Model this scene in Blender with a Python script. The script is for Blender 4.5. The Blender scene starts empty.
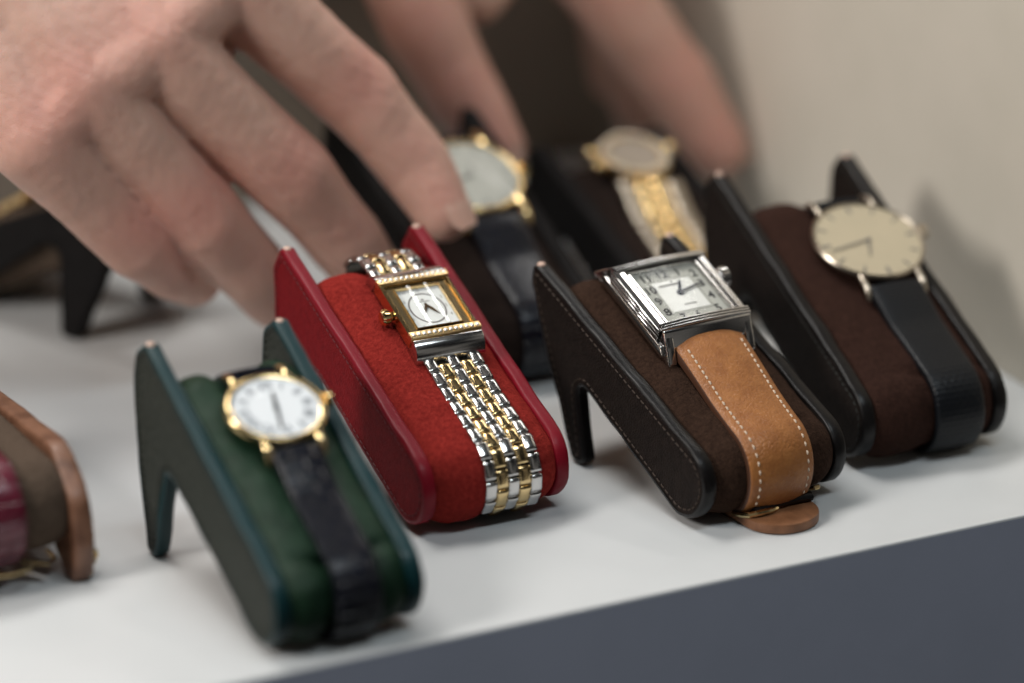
import bpy, bmesh, math, random
from mathutils import Vector, Matrix, noise
from math import sin, cos, pi, radians, sqrt, atan2, asin, exp
S = 0.001                      # everything below is written in millimetres
random.seed(7)
sc = bpy.context.scene
col = sc.collection

# ------------------------------------------------------------------ materials
def mat(name, c, rough=.5, metal=0, spec=.5, var=0, vscale=.3, c2=None, bump=None, sheen=0, sheen_tint=None,
        coat=0, ndet=5, nrough=.62, sss=0, sssr=(1, .3, .15), attr=None, coat_rough=.1, emis=None):
    m = bpy.data.materials.new(name); m.use_nodes = True
    nt = m.node_tree; N = nt.nodes; Lk = nt.links
    b = N['Principled BSDF']
    b.inputs['Base Color'].default_value = (*c, 1)
    b.inputs['Roughness'].default_value = rough
    b.inputs['Metallic'].default_value = metal
    b.inputs['Specular IOR Level'].default_value = spec
    b.inputs['Coat Weight'].default_value = coat
    b.inputs['Coat Roughness'].default_value = coat_rough
    b.inputs['Sheen Weight'].default_value = sheen
    b.inputs['Sheen Roughness'].default_value = .4
    if sheen_tint: b.inputs['Sheen Tint'].default_value = (*sheen_tint, 1)
    if sss:
        b.inputs['Subsurface Weight'].default_value = sss
        b.inputs['Subsurface Radius'].default_value = sssr
        b.inputs['Subsurface Scale'].default_value = .004
    tc = N.new('ShaderNodeTexCoord'); mp = N.new('ShaderNodeMapping')
    mp.inputs['Scale'].default_value = (1000, 1000, 1000)
    Lk.new(tc.outputs['Object'], mp.inputs['Vector'])
    vec = mp.outputs['Vector']
    csock = None
    if c2 is not None:
        nz = N.new('ShaderNodeTexNoise'); nz.inputs['Scale'].default_value = vscale
        nz.inputs['Detail'].default_value = ndet; nz.inputs['Roughness'].default_value = nrough
        Lk.new(vec, nz.inputs['Vector'])
        r = N.new('ShaderNodeValToRGB'); r.color_ramp.elements[0].position = .36; r.color_ramp.elements[1].position = .64
        r.color_ramp.elements[0].color = (*c, 1); r.color_ramp.elements[1].color = (*c2, 1)
        Lk.new(nz.outputs['Fac'], r.inputs['Fac']); csock = r.outputs['Color']
    if attr:
        a = N.new('ShaderNodeAttribute'); a.attribute_name = attr
        mx = N.new('ShaderNodeMix'); mx.data_type = 'RGBA'
        mx.inputs[7].default_value = (.58, .235, .19, 1)
        Lk.new(a.outputs['Fac'], mx.inputs[0])
        if csock: Lk.new(csock, mx.inputs[6])
        else: mx.inputs[6].default_value = (*c, 1)
        csock = mx.outputs[2]
    if csock: Lk.new(csock, b.inputs['Base Color'])
    if bump:
        prev = None
        for (kind, scale, dist, st) in bump:
            if kind == 'noise':
                t = N.new('ShaderNodeTexNoise'); t.inputs['Scale'].default_value = scale; t.inputs['Detail'].default_value = 6
                Lk.new(vec, t.inputs['Vector']); o = t.outputs['Fac']
            elif kind == 'voronoi':
                t = N.new('ShaderNodeTexVoronoi'); t.inputs['Scale'].default_value = scale; t.feature = 'DISTANCE_TO_EDGE'
                Lk.new(vec, t.inputs['Vector'])
                mr = N.new('ShaderNodeMapRange'); mr.inputs['From Max'].default_value = .25
                Lk.new(t.outputs['Distance'], mr.inputs['Value']); o = mr.outputs['Result']
            elif kind == 'scales':        # strap scales laid out on the strap's own uv (millimetres)
                uv = N.new('ShaderNodeUVMap'); uv.uv_map = 'UVMap'
                t = N.new('ShaderNodeTexBrick'); t.inputs['Scale'].default_value = 1
                t.inputs['Brick Width'].default_value = scale * 1.7; t.inputs['Row Height'].default_value = scale
                t.inputs['Mortar Size'].default_value = .35; t.inputs['Mortar Smooth'].default_value = 1
                t.inputs['Color1'].default_value = (1, 1, 1, 1); t.inputs['Color2'].default_value = (.75, .75, .75, 1)
                t.inputs['Mortar'].default_value = (0, 0, 0, 1)
                Lk.new(uv.outputs['UV'], t.inputs['Vector']); o = t.outputs['Color']
            elif kind == 'wave':
                t = N.new('ShaderNodeTexWave'); t.inputs['Scale'].default_value = scale; t.bands_direction = 'X'
                Lk.new(vec, t.inputs['Vector']); o = t.outputs['Fac']
            bp = N.new('ShaderNodeBump'); bp.inputs['Strength'].default_value = st
            bp.inputs['Distance'].default_value = dist * S
            Lk.new(o, bp.inputs['Height'])
            if prev: Lk.new(prev, bp.inputs['Normal'])
            prev = bp.outputs['Normal']
        Lk.new(prev, b.inputs['Normal'])
    return m

def crystal_mat(name, tint=(1, 1, 1), ior=1.6):
    m = bpy.data.materials.new(name); m.use_nodes = True
    nt = m.node_tree; N = nt.nodes; Lk = nt.links; N.clear()
    out = N.new('ShaderNodeOutputMaterial'); mix = N.new('ShaderNodeMixShader')
    tr = N.new('ShaderNodeBsdfTransparent'); tr.inputs['Color'].default_value = (*tint, 1)
    gl = N.new('ShaderNodeBsdfGlossy'); gl.inputs['Roughness'].default_value = .02
    fr = N.new('ShaderNodeFresnel'); fr.inputs['IOR'].default_value = ior
    ge = N.new('ShaderNodeNewGeometry'); mm_ = N.new('ShaderNodeMath'); mm_.operation = 'SUBTRACT'; mm_.inputs[0].default_value = 1
    Lk.new(ge.outputs['Backfacing'], mm_.inputs[1]); mu = N.new('ShaderNodeMath'); mu.operation = 'MULTIPLY'
    Lk.new(fr.outputs[0], mu.inputs[0]); Lk.new(mm_.outputs[0], mu.inputs[1]); Lk.new(mu.outputs[0], mix.inputs[0]); Lk.new(tr.outputs[0], mix.inputs[1]); Lk.new(gl.outputs[0], mix.inputs[2])
    Lk.new(mix.outputs[0], out.inputs['Surface'])
    return m

def suede(name, c, c2):
    return mat(name, c, rough=.95, spec=.1, c2=c2, vscale=.9, ndet=4, nrough=.8, sheen=.3, sheen_tint=tuple(min(1, x * 3) for x in c2),
               bump=[('noise', 2.2, .5, .7), ('noise', .25, 1.2, .5)])
M = {}
M['table'] = mat('white_laminate', (.60, .61, .61), rough=.38, spec=.4, c2=(.57, .58, .58), vscale=.02, bump=[('noise', .8, .04, .3)])
M['front'] = mat('slate_paint', (.44, .47, .58), rough=.55, c2=(.42, .45, .555), vscale=.03, bump=[('noise', .7, .05, .3)])
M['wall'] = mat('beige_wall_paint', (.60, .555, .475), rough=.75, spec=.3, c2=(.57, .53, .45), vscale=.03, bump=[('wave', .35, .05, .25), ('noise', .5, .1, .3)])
M['back'] = mat('taupe_wall', (.23, .19, .15), rough=.8, c2=(.21, .175, .14), vscale=.02, bump=[('noise', .3, .1, .3)])  # darker than the side wall
M['green_leather'] = mat('green_leather', (.026, .031, .025), rough=.6, spec=.2, c2=(.044, .049, .040), vscale=.5, bump=[('voronoi', .9, .5, .8), ('noise', 2.5, .15, .5)])
M['green_edge'] = mat('green_edge_paint', (.002, .026, .030), rough=.38, spec=.3, coat=.1, coat_rough=.25, bump=[('noise', .6, .15, .4)])
M['green_cushion'] = mat('green_cushion_leather', (.006, .021, .010), rough=.55, spec=.2, c2=(.009, .030, .015), vscale=.2, bump=[('noise', 1.6, .15, .5), ('noise', .15, 1.6, .6)])
M['red_leather'] = mat('red_leather', (.13, .003, .006), rough=.7, spec=.12, c2=(.18, .006, .009), vscale=.5, bump=[('voronoi', 1.1, .2, .5), ('noise', 2.5, .15, .5)])
M['red_edge'] = mat('red_edge_paint', (.17, .003, .011), rough=.42, spec=.18, coat=.05, coat_rough=.25, bump=[('noise', .6, .15, .4)])
M['red_cushion'] = suede('red_suede', (.15, .010, .008), (.27, .024, .018))
M['brown_leather'] = mat('brown_black_leather', (.009, .006, .005), rough=.7, spec=.12, c2=(.016, .011, .009), vscale=.4, bump=[('voronoi', 1.1, .2, .5), ('noise', 2.5, .15, .5)])
M['brown_edge'] = mat('black_edge_paint', (.005, .004, .004), rough=.36, spec=.24, coat=.05, coat_rough=.2, bump=[('noise', .6, .18, .5)])
M['brown_cushion'] = suede('brown_suede', (.020, .010, .0065), (.042, .022, .014))
M['choc_cushion'] = suede('chocolate_suede', (.020, .009, .0065), (.038, .017, .012))
M['black_leather'] = mat('black_leather', (.006, .005, .005), rough=.7, spec=.12, c2=(.010, .009, .009), vscale=.4, bump=[('voronoi', 1.1, .2, .5)])
M['black_cushion'] = suede('black_suede', (.010, .006, .005), (.022, .014, .011))
M['wood_leather'] = mat('chestnut_leather_edge', (.10, .042, .022), rough=.42, c2=(.20, .095, .055), vscale=.16, bump=[('noise', .9, .25, .6)])
M['taupe_cushion'] = suede('taupe_suede', (.055, .038, .027), (.095, .068, .050))
M['thread_tan'] = mat('tan_thread', (.035, .02, .012), rough=.7)
M['thread_cream'] = mat('cream_thread', (.62, .50, .38), rough=.7)
M['thread_dark'] = mat('dark_thread', (.008, .010, .008), rough=.7)
M['thread_red'] = mat('red_thread', (.09, .003, .006), rough=.7)
M['tip'] = mat('pale_tip_leather', (.55, .38, .30), rough=.45)
M['gold'] = mat('yellow_gold', (.80, .60, .31), rough=.16, metal=1, bump=[('noise', .8, .02, .3)])
M['gold_soft'] = mat('satin_gold', (.85, .62, .32), rough=.28, metal=1)
M['steel'] = mat('polished_steel', (.62, .61, .60), rough=.17, metal=1, bump=[('noise', .8, .02, .25)])
M['steel_satin'] = mat('satin_steel', (.60, .59, .57), rough=.27, metal=1)
M['champagne_metal'] = mat('warm_satin_metal', (.50, .44, .36), rough=.3, metal=1)
M['case_dark'] = mat('recess_dark_metal', (.12, .11, .09), rough=.15, metal=1)
M['recess_gold'] = mat('recess_gold', (.20, .15, .08), rough=.25, metal=1)
M['crystal'] = crystal_mat('watch_crystal')
M['crystal_flat'] = crystal_mat('flat_watch_crystal', ior=1.12)
M['dial_white'] = mat('white_dial', (.74, .77, .79), rough=.6, spec=.2)
M['dial_silver'] = mat('silver_dial', (.42, .42, .375), rough=.7, spec=.15, c2=(.46, .46, .41), vscale=.5)
M['dial_center'] = mat('guilloche_dial', (.70, .70, .66), rough=.65, spec=.2)
M['dial_pearl'] = mat('pearl_dial', (.72, .73, .70), rough=.6, spec=.2, c2=(.76, .78, .76), vscale=.3)
M['dial_dim'] = mat('taupe_dial', (.30, .25, .20), rough=.6, spec=.2)
M['dial_cream'] = mat('cream_dial', (.47, .40, .28), rough=.6, spec=.2, c2=(.45, .385, .27), vscale=.1)
M['ink'] = mat('black_printing', (.012, .012, .014), rough=.5)
M['ink_grey'] = mat('grey_printing', (.16, .15, .14), rough=.5)
M['ink_blue'] = mat('faint_blue_printing', (.05, .07, .10), rough=.5)
M['blue_hand'] = mat('blued_steel', (.005, .009, .022), rough=.3, spec=.2)
M['bronze_hand'] = mat('bronze_hand', (.10, .06, .03), rough=.3, metal=.8)
M['strap_tan'] = mat('tan_strap_leather', (.27, .098, .027), rough=.38, spec=.4, c2=(.37, .148, .044), vscale=.25, ndet=9, nrough=.7, bump=[('noise', 1.4, .22, .6), ('voronoi', .8, .12, .4)])
M['strap_tail'] = mat('strap_tail_leather', (.16, .066, .028), rough=.45, c2=(.24, .105, .048), vscale=.25, bump=[('noise', 1.2, .12, .5)])
M['strap_side'] = mat('strap_edge_paint', (.07, .028, .014), rough=.45)
M['strap_black'] = mat('black_scaled_strap', (.005, .006, .010), rough=.24, spec=.38, c2=(.009, .010, .016), vscale=.4, bump=[('scales', 3.4, .55, .9), ('noise', 1.5, .1, .4)])
M['strap_lizard'] = mat('black_lizard_strap', (.005, .006, .008), rough=.36, spec=.25, bump=[('scales', 1.3, .14, .5), ('noise', 1.5, .1, .3)])
M['strap_wine'] = mat('burgundy_scaled_strap', (.075, .006, .016), rough=.25, spec=.6, c2=(.11, .01, .025), vscale=.3, bump=[('scales', 4, .5, .8)])
M['skin'] = mat('skin', (.53, .32, .25), rough=.46, spec=.4, c2=(.57, .355, .28), vscale=.06, sss=.25, attr='redness', bump=[('voronoi', 1.6, .06, .3), ('noise', .35, .4, .4)])
M['nail'] = mat('fingernail', (.55, .335, .265), rough=.3, spec=.5, sss=.2)
M['gem'] = mat('gem', (.9, .88, .85), rough=.05, spec=1, coat=1, coat_rough=.02)
M['paper'] = mat('paper', (.75, .66, .60), rough=.8)

# ------------------------------------------------------------------ helpers
def link(name, me, m=None, parent=None, smooth=True):
    if m is not None:
        for x in (m if isinstance(m, (list, tuple)) else [m]): me.materials.append(x)
    o = bpy.data.objects.new(name, me); col.objects.link(o)
    if parent: o.parent = parent
    return o

def fin(name, bm, m, parent=None, ang=38, recalc=True, scale=True):
    if name in ('crystal', 'dial') and any(len(e.link_faces) == 1 for e in bm.edges):
        recalc = False; bm.normal_update()
        for f in bm.faces:
            if f.normal.z < 0: f.normal_flip()
    if recalc: bmesh.ops.recalc_face_normals(bm, faces=bm.faces[:])
    for f in bm.faces: f.smooth = True
    for e in bm.edges:
        if len(e.link_faces) == 2 and e.calc_face_angle(0) > radians(ang): e.smooth = False
    if scale: bmesh.ops.scale(bm, vec=(S, S, S), verts=bm.verts[:])
    me = bpy.data.meshes.new(name); bm.to_mesh(me); bm.free()
    return link(name, me, m, parent)

def root(name, label, cat, mw, group=None):
    o = bpy.data.objects.new(name, None); col.objects.link(o)
    mm = mw.copy(); mm.translation = mm.translation * S
    o.matrix_world = mm; o.empty_display_size = .01
    o['label'] = label; o['category'] = cat
    if group: o['group'] = group
    return o

def box(bm, x0, x1, y0, y1, z0, z1, bev=0, seg=2):
    r = bmesh.ops.create_cube(bm, size=1)
    vs = r['verts']
    for v in vs:
        v.co = Vector(((x0 + x1) / 2 + v.co.x * (x1 - x0), (y0 + y1) / 2 + v.co.y * (y1 - y0), (z0 + z1) / 2 + v.co.z * (z1 - z0)))
    if bev:
        es = list({e for v in vs for e in v.link_edges})
        bmesh.ops.bevel(bm, geom=es, offset=bev, segments=seg, affect='EDGES', profile=.6)

def prism(bm, prof, x0, x1, bev=0, seg=2):
    """profile of (y, z) points extruded along x"""
    a = [bm.verts.new((x0, y, z)) for y, z in prof]; b = [bm.verts.new((x1, y, z)) for y, z in prof]
    n = len(prof); fs = [bm.faces.new(a), bm.faces.new(b[::-1])]
    for i in range(n): fs.append(bm.faces.new((a[i], b[i], b[(i + 1) % n], a[(i + 1) % n])))
    bmesh.ops.recalc_face_normals(bm, faces=fs)
    if bev:
        es = list({e for f in fs for e in f.edges})
        bmesh.ops.bevel(bm, geom=es, offset=bev, segments=seg, affect='EDGES', profile=.6)

def plate(bm, poly, z0, z1, bev=0, seg=2):
    """outline of (x, y) points extruded along z"""
    a = [bm.verts.new((x, y, z0)) for x, y in poly]; b = [bm.verts.new((x, y, z1)) for x, y in poly]
    n = len(poly); fs = [bm.faces.new(a[::-1]), bm.faces.new(b)]
    for i in range(n): fs.append(bm.faces.new((a[i], a[(i + 1) % n], b[(i + 1) % n], b[i])))
    bmesh.ops.recalc_face_normals(bm, faces=fs)
    if bev:
        es = [e for e in fs[1].edges]
        bmesh.ops.bevel(bm, geom=es, offset=bev, segments=seg, affect='EDGES', profile=.6)

def lathe(bm, prof, n=72, cx=0, cy=0, sx=1, sy=1, close=False):
    rings = []
    for r, z in prof:
        if r == 0: rings.append([bm.verts.new((cx, cy, z))])
        else: rings.append([bm.verts.new((cx + sx * r * cos(2 * pi * k / n), cy + sy * r * sin(2 * pi * k / n), z)) for k in range(n)])
    prs = list(zip(rings, rings[1:])) + ([(rings[-1], rings[0])] if close else [])
    for a, b in prs:
        for k in range(n):
            k2 = (k + 1) % n
            if len(a) == 1 and len(b) == 1: continue
            if len(a) == 1: bm.faces.new((a[0], b[k], b[k2]))
            elif len(b) == 1: bm.faces.new((a[k], a[k2], b[0]))
            else: bm.faces.new((a[k], a[k2], b[k2], b[k]))

def tube(bm, pts, rad, n=8, closed=False, flat=1.0):
    pts = [Vector(p) for p in pts]; rings = []; N_ = len(pts)
    for i, p in enumerate(pts):
        if closed: t = pts[(i + 1) % N_] - pts[i - 1]
        else: t = pts[min(i + 1, N_ - 1)] - pts[max(i - 1, 0)]
        t.normalize()
        up = Vector((0, 0, 1)) if abs(t.z) < .9 else Vector((1, 0, 0))
        a = t.cross(up).normalized(); b = a.cross(t)
        r = rad[i] if isinstance(rad, (list, tuple)) else rad
        rings.append([bm.verts.new(p + a * r * cos(2 * pi * k / n) + b * r * flat * sin(2 * pi * k / n)) for k in range(n)])
    for i in range(N_ if closed else N_ - 1):
        A, B = rings[i], rings[(i + 1) % N_]
        for k in range(n): bm.faces.new((A[k], A[(k + 1) % n], B[(k + 1) % n], B[k]))
    if not closed:
        bm.faces.new(rings[0][::-1]); bm.faces.new(rings[-1])

def ellipsoid(bm, c, r, rot=None, u=16, v=10):
    m = Matrix.Translation(Vector(c)) @ (rot.to_4x4() if rot else Matrix()) @ Matrix.Diagonal((*r, 1))
    bmesh.ops.create_uvsphere(bm, u_segments=u, v_segments=v, radius=1, matrix=m)

def text_bm(s, size, x, y, z, rot=0, sx=1.0, th=.06, bold=0.0):
    cu = bpy.data.curves.new('t', 'FONT'); cu.body = s; cu.size = size; cu.align_x = 'CENTER'; cu.align_y = 'CENTER'
    cu.extrude = th / 2; cu.offset = bold; cu.resolution_u = 4
    o = bpy.data.objects.new('t', cu); col.objects.link(o)
    dg = bpy.context.evaluated_depsgraph_get(); dg.update()
    me = bpy.data.meshes.new_from_object(o.evaluated_get(dg))
    bpy.data.objects.remove(o); bpy.data.curves.remove(cu)
    me.transform(Matrix.Translation((x, y, z)) @ Matrix.Rotation(rot, 4, 'Z') @ Matrix.Diagonal((sx, 1, 1, 1)))
    return me

def add_text(bm, *a, **k):
    me = text_bm(*a, **k); bm.from_mesh(me); bpy.data.meshes.remove(me)

# ------------------------------------------------------------------ watch stands
def fillet(pts):
    """pts: (y, z, radius) -> dense closed polyline"""
    out = []; n = len(pts)
    for i in range(n):
        p = Vector(pts[i][:2]); r = pts[i][2]
        a = Vector(pts[i - 1][:2]) - p; b = Vector(pts[(i + 1) % n][:2]) - p
        if r <= 0: out.append(p); continue
        la, lb = a.length, b.length; a.normalize(); b.normalize()
        th = math.acos(max(-1, min(1, a.dot(b)))); d = r / math.tan(th / 2); d = min(d, la * .48, lb * .48); r = d * math.tan(th / 2)
        p0 = p + a * d; p1 = p + b * d
        c = p + (a + b).normalized() * sqrt(r * r + d * d)
        v0 = p0 - c; v1 = p1 - c; ang = atan2(v0.x * v1.y - v0.y * v1.x, v0.dot(v1)); k = max(3, int(abs(ang) / .16))
        for j in range(k + 1):
            t = ang * j / k; out.append(c + Vector((v0.x * cos(t) - v0.y * sin(t), v0.x * sin(t) + v0.y * cos(t))))
    res = []
    for i, p in enumerate(out):                       # resample long edges
        q = out[(i + 1) % len(out)]; res.append(p); L = (q - p).length
        k = int(L // 2.5)
        for j in range(1, k + 1): res.append(p.lerp(q, j / (k + 1)))
    cl = [res[0]]
    for p in res[1:]:
        if (p - cl[-1]).length > .05: cl.append(p)
    return cl

def stand_geo(tip, rear, r, notch):
    cy, cz = r, r + 2.0
    yt, zt = tip[:2]; d = sqrt((yt - cy) ** 2 + (zt - cz) ** 2); th = atan2(zt - cz, yt - cy)
    al = th - asin(r / d)
    arc = []
    yn, zn = notch[:2]; dn = sqrt((yn - cy) ** 2 + (zn - cz) ** 2); be = atan2(zn - cz, yn - cy) + asin(r / dn)
    a0 = pi / 2 + al; a1 = 1.5 * pi + be
    for k in range(25):
        a = a0 + (a1 - a0) * k / 24; arc.append((cy + r * cos(a), cz + r * sin(a), 0))
    poly = arc + [notch] + rear + [tip]
    return fillet(poly), al, (cy - r * sin(al), cz + r * cos(al))

def inset(poly, d):
    n = len(poly); A = sum(poly[i].x * poly[(i + 1) % n].y - poly[(i + 1) % n].x * poly[i].y for i in range(n))
    sg = 1 if A > 0 else -1; out = []
    for i in range(n):
        t = (poly[(i + 1) % n] - poly[i - 1]).normalized(); nn = Vector((-t.y, t.x)) * sg
        out.append(poly[i] + nn * d)
    return out

W_SEED = [0]
def side_panel(parent, poly, x0, th, mf, me_, mth, outer=-1, stitch=True):
    """leather faced panel with a painted, rounded rim"""
    prof = [(0, 1.15), (.06, .6), (.3, .2), (.75, .02), (th / 2, 0), (th - .75, .02), (th - .3, .2), (th - .06, .6), (th, 1.15)]
    # face slab
    bm = bmesh.new(); rings = []
    for x, d in ((.08, .9), (th - .08, .9)):
        rings.append([bm.verts.new((x0 + x, p.x, p.y)) for p in inset(poly, d)])
    n = len(poly)
    bm.faces.new(rings[0]); bm.faces.new(rings[1][::-1])
    for k in range(n): bm.faces.new((rings[0][k], rings[0][(k + 1) % n], rings[1][(k + 1) % n], rings[1][k]))
    p = fin('side_panel', bm, mf, parent)
    bm = bmesh.new(); rings = [[bm.verts.new((x0 + x, q.x, q.y)) for q in inset(poly, d)] for x, d in prof]
    for A, B in zip(rings, rings[1:] + rings[:1]):
        for k in range(n): bm.faces.new((A[k], A[(k + 1) % n], B[(k + 1) % n], B[k]))
    for v in bm.verts:
        c = v.co; w_ = noise.noise_vector(c * .11 + Vector((x0, W_SEED[0], 0))) * .32 + noise.noise_vector(c * .5 + Vector((0, W_SEED[0], 0))) * .09
        v.co = c + w_
    fin('edge_binding', bm, me_, p, ang=70)
    if stitch:
        bm = bmesh.new(); line = inset(poly, 2.3)
        acc = 0; pts = line + [line[0]]
        for side, xs in ((0, x0 + .02), (1, x0 + th - .02)):
            L = 0; nxt = .6
            for a, b in zip(pts, pts[1:]):
                seg = (b - a).length
                while seg > 0 and nxt < L + seg:
                    t = (nxt - L) / seg; c = a.lerp(b, t); dr = (b - a).normalized() * .62
                    tube(bm, [(xs, c.x - dr.x, c.y - dr.y), (xs + (-.12 if side == 0 else .12), c.x, c.y), (xs, c.x + dr.x, c.y + dr.y)], .2, n=5)
                    nxt += 2.0
                L += seg
        fin('stitching', bm, mth, p)
    return p

def stadium(r, L, t):
    """t in 0..1 clockwise from the underside front, round the front, up the top, round the rear; returns (u, n, nu, nn)"""
    per = 2 * L + 2 * pi * r; s = t * per
    if s < L: return (L - s, -2 * r, 0, -1)
    s -= L
    if s < pi * r:
        a = -pi / 2 - s / r; return (r * cos(a), -r + r * sin(a), cos(a), sin(a))
    s -= pi * r
    if s < L: return (s, 0, 0, 1)
    s -= L; a = pi / 2 - s / r
    return (L + r * cos(a), -r + r * sin(a), cos(a), sin(a))

def make_stand(label, x, y, yaw, tip, rear, r, notch, W, mats, th=4.5, L=55, strap=(None, 18), bulge=1.2, pinch=1.6, group='leather watch stands on the shelf',
               stitch=True, tipmark=True, crease=0.0, flat=None, cat='watch stand', seed=0, name='watch_stand'):
    if flat: poly, al, o = flat
    else: poly, al, o = stand_geo(tip, rear, r, notch)
    MW = Matrix.Translation((x, y, 0)) @ Matrix.Rotation(yaw, 4, 'Z')
    rt = root(name, label, cat, MW, group)
    mf, me_, mc, mth = mats; W_SEED[0] = seed
    side_panel(rt, poly, 0, th, mf, me_, mth, stitch=stitch)
    side_panel(rt, poly, W - th, th, mf, me_, mth, stitch=stitch)
    # cushion
    F = Matrix.Translation((0, o[0], o[1])) @ Matrix.Rotation(al, 4, 'X')
    bm = bmesh.new(); nx, ns = 40, 190
    sx, sw = strap; sx = W / 2 if sx is None else sx
    x0, x1 = th - .3, W - th + .3; grid = []
    for i in range(nx + 1):
        xx = x0 + (x1 - x0) * i / nx; q = (xx - (x0 + x1) / 2) / ((x1 - x0) / 2)
        row = []
        for j in range(ns):
            u, n, nu, nn = stadium(r, L, j / ns)
            b = -1.6 + (bulge + 1.6) * (1 - abs(q) ** 5)
            d = abs(xx - sx) / (sw / 2 + .6)
            endf = 1 if (u < 2 or u > L - 2) else .35
            b -= pinch * endf / (1 + d ** 8)
            nz = noise.noise(Vector((xx * .09 + seed, u * .06, n * .06))) * .7 + noise.noise(Vector((xx * .3 + seed, u * .25, n * .25))) * .18
            b += nz
            if crease:                                   # folds running from the strap where the pad turns down
                e = exp(-((xx - sx) / (sw * .75)) ** 2) if abs(xx - sx) > sw / 2 - 2 else 1
                fold = exp(-((u - 1.2 - .10 * abs(xx - sx)) / 1.5) ** 2) if nn > .3 else 0
                b -= crease * fold * exp(-((abs(xx - sx) - sw / 2) / 6.5) ** 2)
            if nn < -.5 : b = min(b, 1.4)
            row.append(bm.verts.new(F @ Vector((xx, u + nu * b, n + nn * b))))
        grid.append(row)
    for i in range(nx):
        for j in range(ns): bm.faces.new((grid[i][j], grid[i + 1][j], grid[i + 1][(j + 1) % ns], grid[i][(j + 1) % ns]))
    bm.faces.new([g for g in grid[0]]); bm.faces.new([g for g in grid[-1]][::-1])
    fin('cushion', bm, mc, rt, ang=80)
    if tipmark:                                          # pale spot where the binding wraps the point
        for xx in (0, W - th):
            k = max(range(len(poly)), key=lambda i: poly[i].y + poly[i].x * .15)
            bm = bmesh.new(); ellipsoid(bm, (xx + th * .42, poly[k].x - .2, poly[k].y - .25), (1.2, 1.15, .75), u=12, v=8)
            fin('pale_tip', bm, M['tip'], rt)
    return MW @ F, rt

# ------------------------------------------------------------------ straps
def wrap_path(r, L, uc, lo_b, hi_b, n_lug, off, under_f=12, under_r=12, step=.8, ease_l=16.0, ext=0):
    """closed-over path on the stadium in the watch's frame, from front underside up to the lug, and from the other lug back"""
    R = r + off
    def ease(u0, u1):
        pass
    front = []; u0 = uc - lo_b
    k = int((u0 - 0) / step)
    for i in range(k + 1):
        u = u0 - (u0) * i / k; t = min(1, (u0 - u) / ease_l); t = t * t * (3 - 2 * t)
        front.append((u, n_lug * (1 - t) + off * t))
    for i in range(1, 37):
        a = pi / 2 + pi * i / 36; front.append((R * cos(a), -r + R * sin(a)))
    for i in range(1, int(under_f / step) + 1): front.append((i * step, -r - R))
    rear = []; u0 = uc + hi_b
    if ext:
        k = int(ext / step)
        for i in range(k + 1): rear.append((u0 + ext * i / k, n_lug - .4 * i / k))
        Rr = R + (n_lug - off) * .3; cu = u0 + ext; cn = n_lug - .4 - Rr
        for i in range(1, 25):
            a = pi / 2 - 1.9 * i / 24; rear.append((cu + Rr * cos(a), cn + Rr * sin(a)))
        return [(u - uc, n) for u, n in front], [(u - uc, n) for u, n in rear]
    if L > u0:
        k = max(2, int((L - u0) / step))
        for i in range(k + 1):
            u = u0 + (L - u0) * i / k; t = min(1, (u - u0) / max(3., (L - u0) * .9)); t = t * t * (3 - 2 * t)
            rear.append((u, n_lug * (1 - t) + off * t))
        a0 = pi / 2
    else:
        rear.append((u0, n_lug)); a0 = math.acos(min(1, (u0 - L + 1.2) / R)) if u0 - L + 1.2 < R else .3
        rear.append((L + R * cos(a0), -r + R * sin(a0)))
    for i in range(1, 31):
        a = a0 - (a0 + pi / 2) * i / 30; rear.append((L + R * cos(a), -r + R * sin(a)))
    for i in range(1, int(under_r / step) + 1): rear.append((L - i * step, -r - R))
    f = lambda P: [(u - uc, n) for u, n in P]
    return f(front), f(rear)

def normals(path, flip):
    out = []
    for i in range(len(path)):
        a = path[max(i - 1, 0)]; b = path[min(i + 1, len(path) - 1)]
        t = Vector((b[0] - a[0], b[1] - a[1])).normalized(); n = Vector((t.y, -t.x))
        out.append(-n if flip else n)
    return out

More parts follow.
